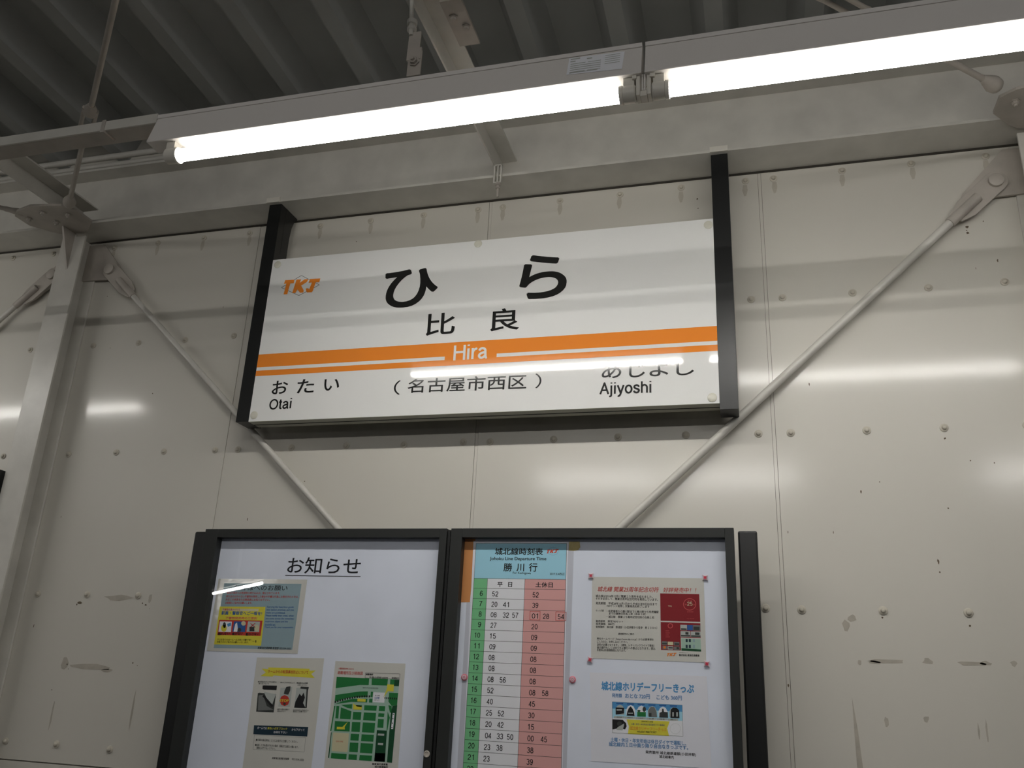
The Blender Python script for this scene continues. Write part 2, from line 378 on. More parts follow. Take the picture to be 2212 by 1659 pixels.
# ------------------------------------------------------------------ steelwork
ZB = 3.084
bm_ = thing('wall_beam', 'cream painted steel beam running along the top of the wall', 'beam', (.45, -.07, ZB))
MB().box(-6.4, 7.3, -.139, -.001, ZB, ZB+.010).build('lower_flange', STEEL, bm_, bevel=.001)
MB().box(-6.4, 7.3, -.074, -.066, ZB+.010, ZB+.240).build('web', STEEL, bm_)
MB().box(-6.4, 7.3, -.139, -.001, ZB+.240, ZB+.250).build('upper_flange', STEEL, bm_)
seal = MB().box(-6.4, 7.3, -.004, .0, ZB-.006, ZB).build('joint_seal', mat('dark_seal', (66, 62, 56), .7), bm_)

def column(xc, label):
    c = thing('steel_column', label, 'column', (xc, -.05, 0))
    MB().box(xc-.054, xc+.054, -.100, -.092, 0, 3.058).build('front_flange', STEEL, c, bevel=.001)
    MB().box(xc-.054, xc+.054, -.009, -.001, 0, 3.070).build('rear_flange', STEEL, c, bevel=.001)
    MB().box(xc-.003, xc+.003, -.092, -.009, 0, 3.070).build('web', STEEL, c)
    MB().prism([(xc-.004, -.100, 2.915), (xc-.004, -.100, 3.07), (xc-.004, -.165, 3.07)], (.008, 0, 0)).build('stiffener', STEEL2, c)
    # horizontal gusset under the beam, with bolts
    out = [(-.135, -.262), (-.10, -.29), (-.02, -.312), (.06, -.302), (.105, -.292), (.138, -.25), (.135, -.165), (.085, -.12), (.05, -.1005), (-.05, -.1005), (-.085, -.13), (-.135, -.19)]
    g = MB().prism([(xc+a, b, 3.071) for a, b in out], (0, 0, .009)).build('gusset_plate', STEEL2, c, bevel=.001)
    for a, b in ((-.09, -.238), (.0, -.265), (.088, -.235), (.0, -.197)):
        MB().lathe((xc+a, b, 3.071), (0, 0, -1), [(0, .013), (.003, .013), (.0032, .009), (.011, .009), (.0115, .005), (.017, .0045)], 6).build('bolt', STEEL2, g)
    for s in (-1, 1):   # plate that takes the wall brace
        pts = [(.0, 3.06), (.075, 3.06), (.2, 2.92), (.225, 2.865), (.21, 2.84), (.17, 2.872), (.135, 2.90), (.0, 2.905)]
        MB().prism([(xc+s*a, -.018, b) for a, b in pts], (0, .008, 0)).build('brace_plate', STEEL2, c)
    return c
CL, CR = -1.225, 2.143
column(CL, 'cream steel column at the left, standing against the wall')
column(CR, 'cream steel column at the right edge of the photo, beside the wall')

def brace(x0, x1, label, y=-.031, z0=2.945, z1=.12, r=.0115, s=1, mt=STEEL):
    a = Vector((x0, y, z0)); b = Vector((x1, y, z1)); d = (b-a).normalized(); n = Vector((0, 1, 0)).cross(d).normalized()
    t = thing('wall_brace', label, 'brace rod', a, 'diagonal braces on the wall')
    MB().tube(a+d*.075, b, r, 18).build('rod', mt, t, smooth=True)
    w = .033; pts = []
    for k in range(13):
        an = math.pi/2 + math.pi*k/12; pts.append(a + d*(w*math.cos(an)) + n*(w*math.sin(an)))
    pts += [a + d*.12 - n*w, a + d*.16 - n*.02, a + d*.17 + n*.018, a + d*.12 + n*w]
    MB().prism([p+Vector((0, .004, 0)) for p in pts], (0, .007, 0)).build('end_plate', STEEL2, t, bevel=.001)
    MB().lathe(a+Vector((0, .004, 0)), (0, -1, 0), [(0, .021), (.010, .021), (.012, .018)], 24).build('pin', STEEL2, t, smooth=True)
    # weld sleeve where the rod meets the plate
    MB().tube(a+d*.075, a+d*.19, r*1.25, 18).build('sleeve', STEEL2, t, smooth=True)
    return t
brace(CL+.137, CL+3.20, 'thin brace rod sloping down right from the left column, behind the sign', z0=2.938, r=.0105)
brace(CR-.108, CR-3.19, 'thicker brace rod sloping down left from the upper right corner', y=-.032, z0=2.948, z1=.10, r=.0125)
brace(CL-.14, CL-3.2, 'brace rod sloping down left from the left column, cut off by the photo edge', z0=2.94, r=.0105)

def hbrace(x0, y0, sx, label, L=1.7, kn=1.0):
    t = thing('roof_brace', label, 'brace rod', (x0, y0, 3.082), 'horizontal braces under the roof')
    a = Vector((x0, y0, 3.082)); d = Vector((sx*.725, -.689, 0)).normalized()
    MB().tube(a+d*.02, a+d*.49, .0085, 14).build('rod', STEEL2, t, smooth=True)
    MB().tube(a+d*.66, a+d*(L+.9), .0085, 14).build('rod', STEEL2, t, smooth=True)
    MB().lathe(a-d*.022, d, [(0, .012*kn), (.010, .021*kn), (.028, .023*kn), (.048, .017*kn), (.07, .010)], 16).build('end_knuckle', STEEL2, t, smooth=True)
    n = Vector((0, 0, 1)).cross(d); tb = MB()
    for s in (-1, 1):
        tb.tube(a+d*.49+n*s*.017, a+d*.66+n*s*.017, .0065, 10)
    tb.lathe(a+d*.465, d, [(0, .010), (.012, .014), (.034, .022), (.044, .021), (.046, .012)], 14); tb.lathe(a+d*.638, d, [(0, .012), (.002, .021), (.012, .022), (.034, .014), (.046, .010)], 14)
    tb.build('turnbuckle', STEEL2, t, smooth=True)
hbrace(-1.085, -.292, 1, 'roof brace rod with turnbuckle rising from the left column to the top edge')
hbrace(1.985, -.31, -1, 'roof brace rod with turnbuckle above the right-hand lamp')
hbrace(-1.335, -.268, -1, 'roof brace rod leaving the left column towards the left edge', kn=.62)
# arms that carry the lamp rail
def arm(x0, x1, z, y0, y1, label):
    t = thing('rail_arm', label, 'steel arm', ((x0+x1)/2, y0, z), 'arms carrying the lamp rail')
    MB().box(x0, x0+.006, y1, y0, z-.004, z+.06).build('upright_leg', STEEL, t, bevel=.001)
    MB().box(x0+.006, x1, y1, y0, z+.054, z+.06).build('flat_leg', STEEL, t)
    return t
arm(-1.172, -1.098, 3.085, -.14, -.93, 'angle iron arm running out from the left column over the lamp rail')
a2 = arm(.507, .566, 3.126, -.078, -.93, 'angle iron arm running out from the beam above the left lamp')
pl = MB(); pl.box(.566, .625, -.86, -.69, 3.15, 3.158); pl.build('joint_plate', STEEL2, a2)
for (bx, by) in ((.585, -.80), (.608, -.76)): MB().lathe((bx, by, 3.15), (0, 0, -1), [(0, .013), (.003, .013), (.003, .009), (.011, .009)], 6).build('bolt', STEEL2, a2)
for xa, xb, lb in ((-1.53, -.1705, 'grey angle rail leading from the upper left edge to the left lamp'), (2.39, 3.66, 'grey angle rail between lamps beyond the right edge'), (-6.3, -4.08, 'grey angle rail beyond the left edge')):
    rail = thing('lamp_rail', lb, 'rail', ((xa+xb)/2, -.93, 2.83), 'angle rails carrying the lamps')
    MB().box(xa, xb, -.944, -.938, 2.826, 2.855).build('front_leg', STEEL, rail, bevel=.001)
    MB().box(xa, xb, -.938, -.884, 2.826, 2.832).build('bottom_leg', STEEL2, rail)  # unlit underside painted darker than the front leg
    if xb < 0 and xa > -2: MB().box(-.345, -.333, -.9455, -.9, 2.82, 2.858).build('tie_clip', STEEL2, rail)
# conduits over the beam
for z, r, nm, lb in ((3.452, .013, 'conduit', 'upper of two grey conduits above the beam at the left'), (3.412, .011, 'conduit', 'lower of two grey conduits above the beam at the left')):
    t = thing(nm, lb, 'pipe', (-1, -.05, z-r), 'conduits above the beam')
    MB().tube((-6.3, -.05, z), (7.2, -.05, z), r, 14).build('pipe', STEEL, t, smooth=True)
    MB().tube((-1.66, -.05, z), (-1.615, -.05, z), r*1.35, 14).build('coupling', STEEL, t, smooth=True)
# small clamp under the beam
t = thing('beam_clamp', 'small wire clamp hanging from the beam edge above the sign', 'clamp', (.522, -.148, 3.0))
q = MB()
for (x0, x1, z0, z1) in ((.508, .513, 3.055, 3.124), (.531, .536, 3.055, 3.124), (.508, .536, 3.12, 3.125), (.508, .536, 3.053, 3.058)): q.box(x0, x1, -.152, -.140, z0, z1)
q.build('loop', STEEL, t, bevel=.001)
MB().tube((.522, -.148, 3.125), (.522, -.148, 3.058), .003, 8).build('wire', STEEL, t)
MB().lathe((.524, -.148, 3.055), (.05, 0, -1), [(0, .006), (.004, .010), (.010, .010), (.012, .005), (.018, .008), (.022, .008), (.024, .004), (.055, .004), (.056, .002)], 12).build('bolt', STEEL2, t, smooth=True)

# ------------------------------------------------------------------ lamps
STICK = mat('sticker_paper', (246, 248, 254), .4)
def lamp(x0, x1, y, z, m, label, sticker=False, group='fluorescent lamps over the wall', bodyend=True, left_cap=True):
    """batten lamp; tube from x0 to x1 at (y, z)"""
    t = thing('fluorescent_lamp', label, 'lamp', ((x0+x1)/2, y, z+.035), group)
    xa, xb = x0-.085, x1+.047
    if not left_cap: xa, xb = x0-.047, x1+.085
    sec = [(-.025, .035), (-.0255, .038), (-.003, .122), (-.003, .133), (.014, .133), (.014, .12), (.025, .038), (.025, .035)]
    MB().prism([(xa, y+a, z+b) for a, b in sec], (xb-xa, 0, 0)).build('housing', FIXT, t, bevel=.0008)
    lip = MB().box(xa, xb, y-.0055, y-.003, z+.122, z+.133); lip.build('top_lip', FIXT, t)
    # retrofit tube: the lower third gives the light, the rest of the diffuser only glows
    tb = MB().lathe((x0, y, z), (1, 0, 0), [(0, .0145), (.006, .0165), (x1-x0-.006, .0165), (x1-x0, .0145)], 36)
    for i, f in enumerate(tb.f):
        cz = sum(tb.v[k][2] for k in f)/len(f)-z
        if len(f) > 4 or cz > -.0165*.45: tb.m[i] = 1
    tb.build('tube', [m, DIFF if m is TUBE else m], t, smooth=True)
    for s, xe in ((-1, x0), (1, x1)):
        sk = MB().lathe((xe, y, z), (s, 0, 0), [(-.004, .0205), (.004, .0215), (.005, .019), (.012, .020), (.030, .020), (.033, .017)], 20)
        sk.box(min(xe+s*.006, xe+s*.030), max(xe+s*.006, xe+s*.030), y-.014, y+.014, z+.004, z+.036)
        sk.build('lamp_socket', PLAST, t, smooth=True)
    if y < -5:
        for xs in (x0+.2, x1-.2): MB().tube((xs, y, z+.13), (xs, y, zroof(y)), .012, 10).build('stem', FIXT, t)
    if sticker:
        def fp(x, u):  # on the sloping front face
            return (x, y-.0255+.0225*u-.0009, z+.038+.084*u)
        st = MB().poly([fp(.936, .28), (fp(1.062, .20)), fp(1.066, .92), fp(.938, .97)]).build('rating_label', STICK, t)
        ln = MB()
        def bar(a, u, w, h):
            ln.poly([(p[0], p[1]-.0004, p[2]) for p in (fp(a, u), fp(a+w, u), fp(a+w, u+h), fp(a, u+h))])
        bar(.942, .88, .022, .05); bar(.942, .78, .012, .045); bar(.98, .82, .012, .045)
        for i in range(5): bar(.943, .68-.085*i, .03+.02*random.random(), .03); bar(.983, .68-.085*i, .03, .025); bar(1.022, .84-.085*i, .034, .025)
        bar(.942, .31, .065, .025)
        ln.build('label_print', PGREY, st)
    return t
LY, LZ = -.94, 2.715
lamp(-.083, 1.058, LY, LZ, TUBE, 'lit fluorescent tube lamp above the station sign, left of the two', sticker=True)
lamp(1.159, 2.300, LY, LZ, TUBE, 'lit fluorescent tube lamp running out of the top right corner', left_cap=False)
for x, g, w in ((-4.0, 1, 'farther'), (-2.758, 0, 'nearer')): lamp(x, x+1.141, LY, LZ, TUBE, f'lit fluorescent lamp over the wall beyond the left edge, {w} one', left_cap=bool(g))
for x, g, w in ((3.75, 1, 'nearer'), (4.992, 0, 'farther')): lamp(x, x+1.141, LY, LZ, TUBE, f'lit fluorescent lamp over the wall beyond the right edge, {w} one', left_cap=bool(g))
for i, x in enumerate((-.7, .542, 3.2, 4.442)):
    lamp(x, x+1.141, -5.4, 3.36, TUBE2, 'lit fluorescent lamp over the far platform edge, behind the viewer', group='lamps over the far platform edge', left_cap=i % 2 == 0)
# connector between the two near lamps
t = thing('lamp_coupler', 'pale plastic coupler joining the two lamps end to end', 'coupler', (1.108, LY, LZ+.035))
q = MB(); q.box(1.092, 1.101, LY-.016, LY+.016, LZ-.016, LZ+.036); q.box(1.116, 1.125, LY-.016, LY+.016, LZ-.016, LZ+.036); q.box(1.101, 1.116, LY-.014, LY+.014, LZ-.018, LZ-.004)
q.box(1.084, 1.094, LY-.02, LY+.02, LZ+.026, LZ+.036); q.box(1.122, 1.134, LY-.02, LY+.02, LZ+.026, LZ+.036)
q.build('yoke', PLAST, t, bevel=.0015)
MB().box(1.1045, 1.1075, LY-.012, LY-.006, LZ-.002, LZ+.04).box(1.1095, 1.1125, LY-.012, LY-.006, LZ-.002, LZ+.04).build('tongue', FIXT, t)
# hanger of the left lamp
t = thing('lamp_hanger', 'steel strap and threaded rod holding the left lamp under the roof', 'hanger', (.552, -.935, 2.85))
q = MB().box(.534, .570, -.944, -.940, 2.853, 2.925); q.box(.530, .568, -.945, -.939, 2.90, 2.935); q.box(.530, .562, -.944, -.940, 2.925, 2.985); q.build('strap', STEEL2, t, bevel=.001)
MB().lathe((.552, -.945, 2.893), (0, -1, 0), [(0, .014), (.003, .014), (.003, .010), (.010, .010), (.010, .005), (.016, .005)], 6).build('bolt', STEEL2, t)
MB().tube((.536, -.945, 2.975), (.500, -.945, 3.52), .0055, 10).build('threaded_rod', STEEL, t)
MB().lathe((.5345, -.94, 2.990), (-.044, 0, 1), [(0, .008), (.004, .012), (.012, .012), (.014, .008), (.020, .008), (.022, .013), (.034, .013), (.036, .007)], 12).build('nut', STEEL, t)
# a pair of tubes on the stair side, seen only as a reflection in the notice board glass
t = thing('stair_lamp', 'lit lamp over the stairs, seen as a white streak reflected in the left board', 'lamp', (-6.4, -9.76, 2.74))
dv = (Vector((-5.49, -8.97, 2.7))-Vector((-7.33, -10.56, 2.7))).normalized()
MB().tube(Vector((-5.49, -8.97, 2.7)), Vector((-7.33, -10.56, 2.7)), .022, 16).build('tube', emis('stair_tube_glow', (1, .97, .93), 90), t)
MB().tube(Vector((-5.42, -8.91, 2.79)), Vector((-7.40, -10.62, 2.79)), .05, 4).build('housing', FIXT, t)
MB().tube((-6.41, -9.765, 2.8), (-6.41, -9.765, zroof(-9.76)), .02, 10).build('stem', FIXT, t)

# ------------------------------------------------------------------ station sign
SY = -.125; X0, X1, Z0, Z1 = -.3015, 1.2185, 2.2565, 2.8555
sg = thing('station_sign', 'white and orange station name sign hung between two black posts', 'sign', (.458, -.09, 2.25))
def onsign(x0, x1, z0, z1, layer, mb):
    mb.poly([(x0, SY-.0003*layer, z0), (x1, SY-.0003*layer, z0), (x1, SY-.0003*layer, z1), (x0, SY-.0003*layer, z1)])
MB().box(X0, X1, SY, -.060, Z0, Z1).build('sign_box', SIGNE, sg)
face = MB(); onsign(X0, X1, Z0+.001, Z1, 1, face); fo = face.build('sign_face', SIGNW, sg)
zt, zw1, zw0, zb = 2.496, 2.449, 2.437, 2.4175
band = MB()
onsign(X0, X1, zw1, zt, 2, band); onsign(X0, X1, zb, zw0, 2, band); onsign(.374, .546, zw0, zw1, 2, band)
band.build('orange_band', ORANGE, sg)
gv = MB().box(X0, X1, -.092, -.0885, Z0-.0012, Z0); gv.build('bottom_groove', BLACK2, sg)
pr = Print(sg, SY-.0006)
SW = MATS['sign_white']
for a in (('ひ', 829, 626, 946, 618, 82, .022), ('ら', 1123, 600, 1225, 594, 95, .022), ('比', 921, 702, 983, 697, 47, .012), ('良', 1060, 692, 1122, 688, 48, .012),
          ('お', 588, 838, 622, 835, 29, .012), ('た', 642, 835, 679, 833, 30, .012), ('い', 700, 832, 733, 830, 25, .012), ('Otai', 582, 874, 630, 871, 23, .03),
          ('名古屋市西区', 881, 834, 1137.5, 824, 31, .008), ('（', 851, 838, 865, 837, 31, .0), ('）', 1156, 823, 1169.5, 822, 32, .0),
          ('あ', 1300, 801, 1342, 799, 34, .008), ('じ', 1359, 800, 1393, 798, 32, .008), ('よ', 1403, 797, 1443.5, 795, 33, .008), ('し', 1461, 796, 1499, 794, 31, .008), ('Ajiyoshi', 1295, 842.5, 1407, 838.5, 33, .03)):
    pr.text(a[0], INKB, *a[1:6], bold=a[6])
pr.text('Hira', SW, 980, 763, 1053, 758, 33, bold=.03)
logo(pr, ORANGE, GREY, 613.5, 599.5, 692, 635.5, 5)
pr.done()
CAPM = mat('clear_cap', (214, 212, 198), .15)
for cx, cy in ((1530, 486), (1033, 527), (600, 572), (549, 897), (1538.5, 859)):
    p = S(cx, cy, SY)
    MB().lathe((p.x, SY-.0003, p.z), (0, -1, 0), [(0, .0135), (.0015, .0135), (.003, .011), (.0035, .004)], 24).build('screw_cap', CAPM, sg, smooth=True)
for xa, xb, s, zlow in ((X0-.0495, X0, 1, 2.258), (X1, X1+.0515, -1, 2.238)):
    po = MB().box(xa, xb, SY, -.046, zlow, ZB).build('post', BLACK, sg, bevel=.001)
    xi = xb-.004 if s > 0 else xa
    pts = [(-.046, 2.90), (-.046, 2.98), (-.040, 3.03), (-.028, 3.062), (-.012, 3.078), (-.012, ZB), (-.09, ZB), (-.09, 2.90)]
    MB().prism([(xi-.0005, a, b) for a, b in pts], (.005, 0, 0)).build('gusset', BLACK, po)
    MB().box(xa-.002, xb+.002, -.1465, -.1395, ZB-.003, ZB+.016).build('flange_clip', PLAST, po, bevel=.001)

# ------------------------------------------------------------------ notice boards
BY, GY, FY = -.172, -.190, -.200
ZT = 1.888; ZLO = .95
def board(x0, x1, ix0, ix1, izt, label):
    t = thing('notice_board', label, 'notice board', ((x0+x1)/2, -.18, ZLO))
    MB().box(x0+.003, x1-.003, -.168, -.155, ZLO+.003, ZT-.003).build('back_case', BLACK2, t)
    MB().box(ix0-.012, ix1+.012, BY, -.168, ZLO+.02, izt+.012).build('backing_sheet', BACKING, t)
    f = MB(); f.box(x0, ix0, FY, BY+.004, ZLO, ZT); f.box(ix1, x1, FY, BY+.004, ZLO, ZT); f.box(ix0, ix1, FY, BY+.004, izt, ZT); f.box(ix0, ix1, FY, BY+.004, ZLO, ZLO+.03)
    fr = f.build('door_frame', BLACK2, t, bevel=.0012)
    MB().box(ix0-.004, ix1+.004, GY-.002, GY, ZLO+.02, izt+.004).build('glass_pane', GLASS, t)
    return t
bL = board(-.345, .449, -.300, .4275, 1.862, 'left black framed notice board with a large handwritten-style notice heading')
bL['label'] = 'left-hand black framed glass notice board below the sign'
bR = board(.462, 1.245, .496, 1.222, 1.862, 'right-hand black framed glass notice board holding the timetable')
MB().box(.452, .459, -.196, -.165, ZLO, ZT-.004).build('hinge_stile', BLACK, bR)
p = S(922, 1628.5, FY)
MB().lathe((p.x, FY, p.z), (0, -1, 0), [(0, .0085), (.002, .0085), (.0025, .006), (.001, .0055)], 20).build('lock', STEEL2, bL, smooth=True)
for (xa, xb, lab) in ((-.418, -.352, 'black post at the left side of the left notice board'), (1.254, 1.304, 'black post standing right of the timetable board')):
    tag(recentre(MB().box(xa, xb, -.150, -.095, 0, 1.889).build('board_post', BLACK, bevel=.005)), lab, 'post', 'posts beside the notice boards')
tag(recentre(MB().box(-2.3, -1.286, -.12, -.09, 0, 2.118).build('framed_board', BLACK, bevel=.003)), 'edge of a black framed board left of the left column', 'board')
# heading printed on the left backing sheet
pr = Print(bL, BY, (320, 1100, .24412))
HK = ink('heading_black', (24, 24, 30), 'black')
pr.text('お知らせ', HK, 1235, 495, 1880, 504, 146, bold=.008, part='heading')
pr.line('heading', HK, (1213, 586), (1880, 596), 6)
pr.done()

PY = BY-.0008
def paper(name, label, cat, pts, m, crop, group='papers in the notice boards', th=.0006):
    """sheet pinned to the backing; pts in crop coordinates"""
    P = Print(None, PY, crop); q = [P.P(x, y) for x, y in pts]
    c = sum(q, Vector())/len(q); t = thing(name, label, cat, (c.x, BY, min(v.z for v in q)), group)
    MB().prism(q, (0, th, 0)).build('paper', m, t)
    P.root = t; return P

# --- customers' notice
c = (430, 1220, .12658)
A = paper('notice_poster', 'laminated grey-blue notice with a yellow panel, upper left of the left board', 'poster', [(335, 238), (1845, 252), (1680, 1518), (130, 1470)], LAMI, c)
A.poly('printed_block', PALEP, [(430, 315), (1750, 325), (1590, 1450), (250, 1420)], 1)
A.text('お客様へのお願い', K, 600, 385, 1510, 398, 95, .006)
for s, x0, x1, y in (('駅及び車内への危険物の持ち込みは、禁止されています。', 478, 1385, 478), ('持ち主の分からない不審物を発見した場合や不審な行為にお気付きのときは、', 462, 1700, 538), ('お近くの係員または乗務員にお知らせ下さい。', 455, 1210, 592), ('お客様のご協力をお願いします。', 450, 905, 650)):
    A.text(s, RED, x0, y, x1, y+(x1-x0)*.008, 42, .01)
for i, (s, x1) in enumerate((('Carrying the hazardous goods', 1615), ('into station premises and into', 1620), ('trains are prohibited.', 1470), ('Please notify train crew, when', 1615), ('you come across the ownerless', 1615), ('suspicious object and the', 1515), ('doubtful act.', 1310), ('Thank you for your cooperation.', 1612))):
    A.text(s, BLUE, 1160-6*i, 722+49.5*i, x1, 726+49.5*i, 40, .01)
A.poly('printed_block', YEL, [(355, 712), (1135, 718), (1058, 1382), (255, 1358)], 2)
A.poly('printed_block', CREAM, [(395, 745), (1020, 752), (1012, 795), (390, 788)], 2.5)
A.text('不審物を見かけたら', RED, 400, 762, 700, 766, 36, .01, layer=4)
A.text('駅員・警察官へご一報を!', BLUE, 385, 822, 1075, 832, 66, .02, layer=4)
A.text('不審物発見時の三原則', ROSE, 455, 908, 990, 914, 44, .015, layer=4)
A.poly('picture_strip', RED, [(345, 938), (1085, 955), (1050, 1215), (310, 1195)], 3)
for x, f in ((350, WHITE), (590, BLUE), (830, PGREY)):
    A.poly('picture_strip', f, [(x+8, 965), (x+212, 970), (x+196, 1150), (x-20, 1145)], 4)
A.unit = 1; A.disc('picture_strip', YEL, 425, 1085, 48, 5, 12, 60); A.disc('picture_strip', DGREY, 435, 1030, 26, 5, 10, 52); A.poly('picture_strip', SKY, [(480, 1010), (545, 985), (548, 1040), (495, 1060)], 5)
A.unit = 2; A.poly('picture_strip', WHITE, [(590, 1140), (620, 1010), (650, 985), (665, 1100), (650, 1145)], 5); A.unit = 5; A.disc('picture_strip', DGREY, 690, 1110, 34, 5, 10); A.unit = 3; A.disc('picture_strip', CREAM, 760, 1000, 40, 5, 10)
A.unit = 4; A.quad('picture_strip', DGREY, 862, 1060, 945, 1135, 5); A.disc('picture_strip', CREAM, 985, 1080, 42, 5, 10, 60); A.line('picture_strip', RED, (880, 1000), (960, 1070), 12, 5); A.line('picture_strip', RED, (960, 995), (870, 1075), 12, 5)
A.unit = 0
for s, x0, x1, y in (('触れない', 325, 525, 1178), ('嗅がない', 565, 750, 1180), ('動かさない', 800, 1030, 1188)): A.text(s, K, x0, y, x1, y-12, 52, .03, layer=6)
A.text('テロを防ぐのは一人一人の目と行動です!', K, 312, 1275, 888, 1284, 36, .01, layer=4); A.text('お客さまのご協力をお願いいたします。', K, 306, 1316, 845, 1326, 34, .01, layer=4)
A.line('printed_block', K, (910, 1304), (950, 1304), 4, 4); A.poly('printed_block', K, [(965, 1285), (978, 1287), (978, 1325), (963, 1327)], 4)
A.text('㈱東海交通事業 鉄道部 052-504-3002', K, 1003, 1418, 1570, 1430, 44, .012, layer=4)
A.done()
# --- platform safety sheet
c = (500, 1390, .16275)
A = paper('safety_poster', 'narrow sheet with yellow ribbon and three photos, middle bottom of left board', 'poster', [(340, 185), (1230, 198), (1040, 1800), (128, 1790)], PAPER, c)
A.poly('ribbon', YEL, [(400, 332), (490, 340), (488, 318), (1040, 335), (1035, 360), (1120, 358), (1060, 405), (1105, 458), (925, 448), (560, 425), (545, 440), (385, 432), (455, 385)], 1)
A.text('ホームからの転落事故防止について', RED, 485, 370, 1020, 384, 46, .012)
for s, x0, x1, y in (('●列車接近のランプが点滅中は', 352, 600, 508), ('乗り出さないで', 362, 500, 532), ('●かけこみはやめましょう', 652, 838, 517), ('●線路内は危険', 866, 1014, 523), ('お気をつけ下さい', 878, 1005, 551), ('お困りの際は係員まで', 606, 770, 872), ('お知らせ下さい', 606, 720, 898), ('柱のそばに近よらずお待ち下さい', 820, 1028, 884), ('足元にご注意下さい', 820, 1000, 902)):
    A.text(s, DGREY, x0, y, x1, y+4, 22, .012)
A.poly('photo', DGREY, [(350, 660), (420, 640), (430, 555), (605, 560), (560, 915), (328, 905)], 1); A.poly('photo', PAPER, [(330, 560), (415, 560), (415, 612), (605, 622), (590, 672), (380, 655)], 2)
A.poly('photo', PGREY, [(430, 640), (590, 675), (535, 830), (480, 760)], 3); A.poly('photo', GREY, [(360, 690), (420, 680), (470, 830), (560, 880), (350, 890)], 3); A.poly('photo', K, [(430, 680), (560, 830), (530, 842), (410, 700)], 4); A.poly('photo', K, [(415, 556), (602, 562), (598, 612), (412, 605)], 4)
A.poly('photo', PGREY, [(652, 590), (808, 575), (778, 845), (622, 838)], 1); A.poly('photo', DGREY, [(730, 575), (785, 568), (780, 625), (755, 680), (695, 672), (705, 625)], 2)
A.disc('photo', RED, 706, 758, 66, 3, 8, 74); A.text('STOP', YEL, 642, 756, 762, 760, 36, .03, layer=5); A.disc('photo', DGREY, 705, 800, 18, 4, 10)
A.poly('photo', PGREY, [(862, 590), (1022, 575), (992, 858), (832, 852)], 1); A.poly('photo', K, [(832, 852), (850, 770), (905, 665), (930, 700), (960, 650), (975, 720), (950, 790), (985, 858)], 2); A.poly('photo', DGREY, [(920, 572), (1028, 578), (1022, 610), (915, 600)], 2); A.line('photo', DGREY, (1008, 600), (990, 855), 20, 2)
A.poly('banner', TEAL, [(300, 1085), (1020, 1108), (1005, 1235), (290, 1205)], 1)
A.text('ホームでは', WHITE, 345, 1118, 470, 1124, 34, .01); A.text('黄色い点字ブロック', YEL, 478, 1124, 740, 1134, 34, .01); A.text('から下がって', WHITE, 800, 1142, 972, 1148, 34, .01); A.text('お待ち下さい', WHITE, 560, 1176, 740, 1182, 34, .01)
A.text('●列車の接近時は、とくにお足元に注意してください。', DGREY, 325, 1278, 880, 1304, 34, .006); A.text('●転落した方を見かけられた場合、係員までお知らせ願います。', DGREY, 315, 1345, 890, 1375, 34, .006); A.text('線路には下りないで下さい。', DGREY, 335, 1384, 585, 1396, 30, .006)
A.ring('rule_box', GREY, [(305, 1215), (985, 1250), (965, 1440), (285, 1405)], 3, 1)
A.text('㈱東海交通事業 鉄道部', K, 540, 1520, 765, 1532, 30, .01); A.text('052-504-3002', DGREY, 805, 1535, 962, 1546, 26)
A.done()
# --- evacuation map
c = (690, 1400, .1561)
A = paper('evacuation_map', 'green street map sheet at the lower right of the left board', 'map', [(222, 178), (1190, 215), (1075, 1830), (48, 1790)], PAPER, c)
A.text('大震災発生時における', RED, 265, 282, 475, 290, 26, .01); A.text('避難場所及び経路図', RED, 252, 338, 600, 350, 48, .006)
A.ring('title_box', K, [(640, 340), (1115, 358), (1108, 432), (632, 412)], 4, 2); A.text('避難場所', K, 643, 362, 745, 366, 28, .03); A.text('比良小学校 600M', K, 692, 402, 948, 412, 28, .012); A.text('徒歩8分', K, 1000, 412, 1104, 416, 26, .02)
MAPT = lambda u, v: None
road = MINT
A.poly('map_field', road, [(240, 398), (1108, 436), (1005, 1588), (130, 1525)], 1)
def G(m, *pts): A.poly('city_block', m, pts, 2)
G(GREEN, (240, 398), (690, 418), (682, 512), (560, 510), (225, 555)); G(GREEN, (725, 420), (948, 430), (940, 518), (722, 512)); G(GREEN, (982, 433), (1040, 436), (1034, 525), (975, 520)); G(DGREEN, (1040, 436), (1108, 438), (1100, 528), (1034, 525))
G(GREEN, (222, 648), (560, 600), (672, 598), (665, 680), (480, 675), (330, 705), (212, 745)); G(GREEN, (712, 602), (745, 604), (735, 680), (706, 676)); G(GREEN, (965, 616), (1090, 622), (1080, 720), (1075, 790), (1000, 800), (955, 740))
G(GREEN, (330, 730), (470, 700), (665, 700), (660, 752), (440, 745), (290, 765), (215, 775)); G(GREEN, (690, 700), (735, 700), (732, 755), (686, 752))
G(GREEN, (300, 785), (455, 775), (450, 840), (380, 825)); G(YEL, (468, 780), (590, 800), (585, 855), (468, 850)); G(GREEN, (500, 790), (588, 788), (586, 815), (520, 810)); G(GREEN, (622, 790), (795, 797), (788, 868), (618, 858)); G(GREEN, (828, 800), (912, 804), (905, 875), (820, 870))
G(GREEN, (235, 800), (275, 802), (262, 975), (220, 972)); G(GREEN, (298, 820), (380, 850), (445, 875), (432, 985), (285, 978)); G(GREEN, (468, 882), (582, 886), (572, 995), (458, 988)); G(GREEN, (616, 890), (785, 898), (775, 1008), (604, 998)); G(GREEN, (818, 900), (900, 905), (892, 955), (812, 950))
G(GREEN, (215, 1008), (425, 1020), (418, 1155), (205, 1145)); G(GREEN, (452, 1022), (568, 1026), (558, 1162), (442, 1156)); G(GREEN, (602, 1028), (772, 1036), (760, 1172), (588, 1164)); G(GREEN, (812, 980), (892, 984), (884, 1105), (802, 1100))
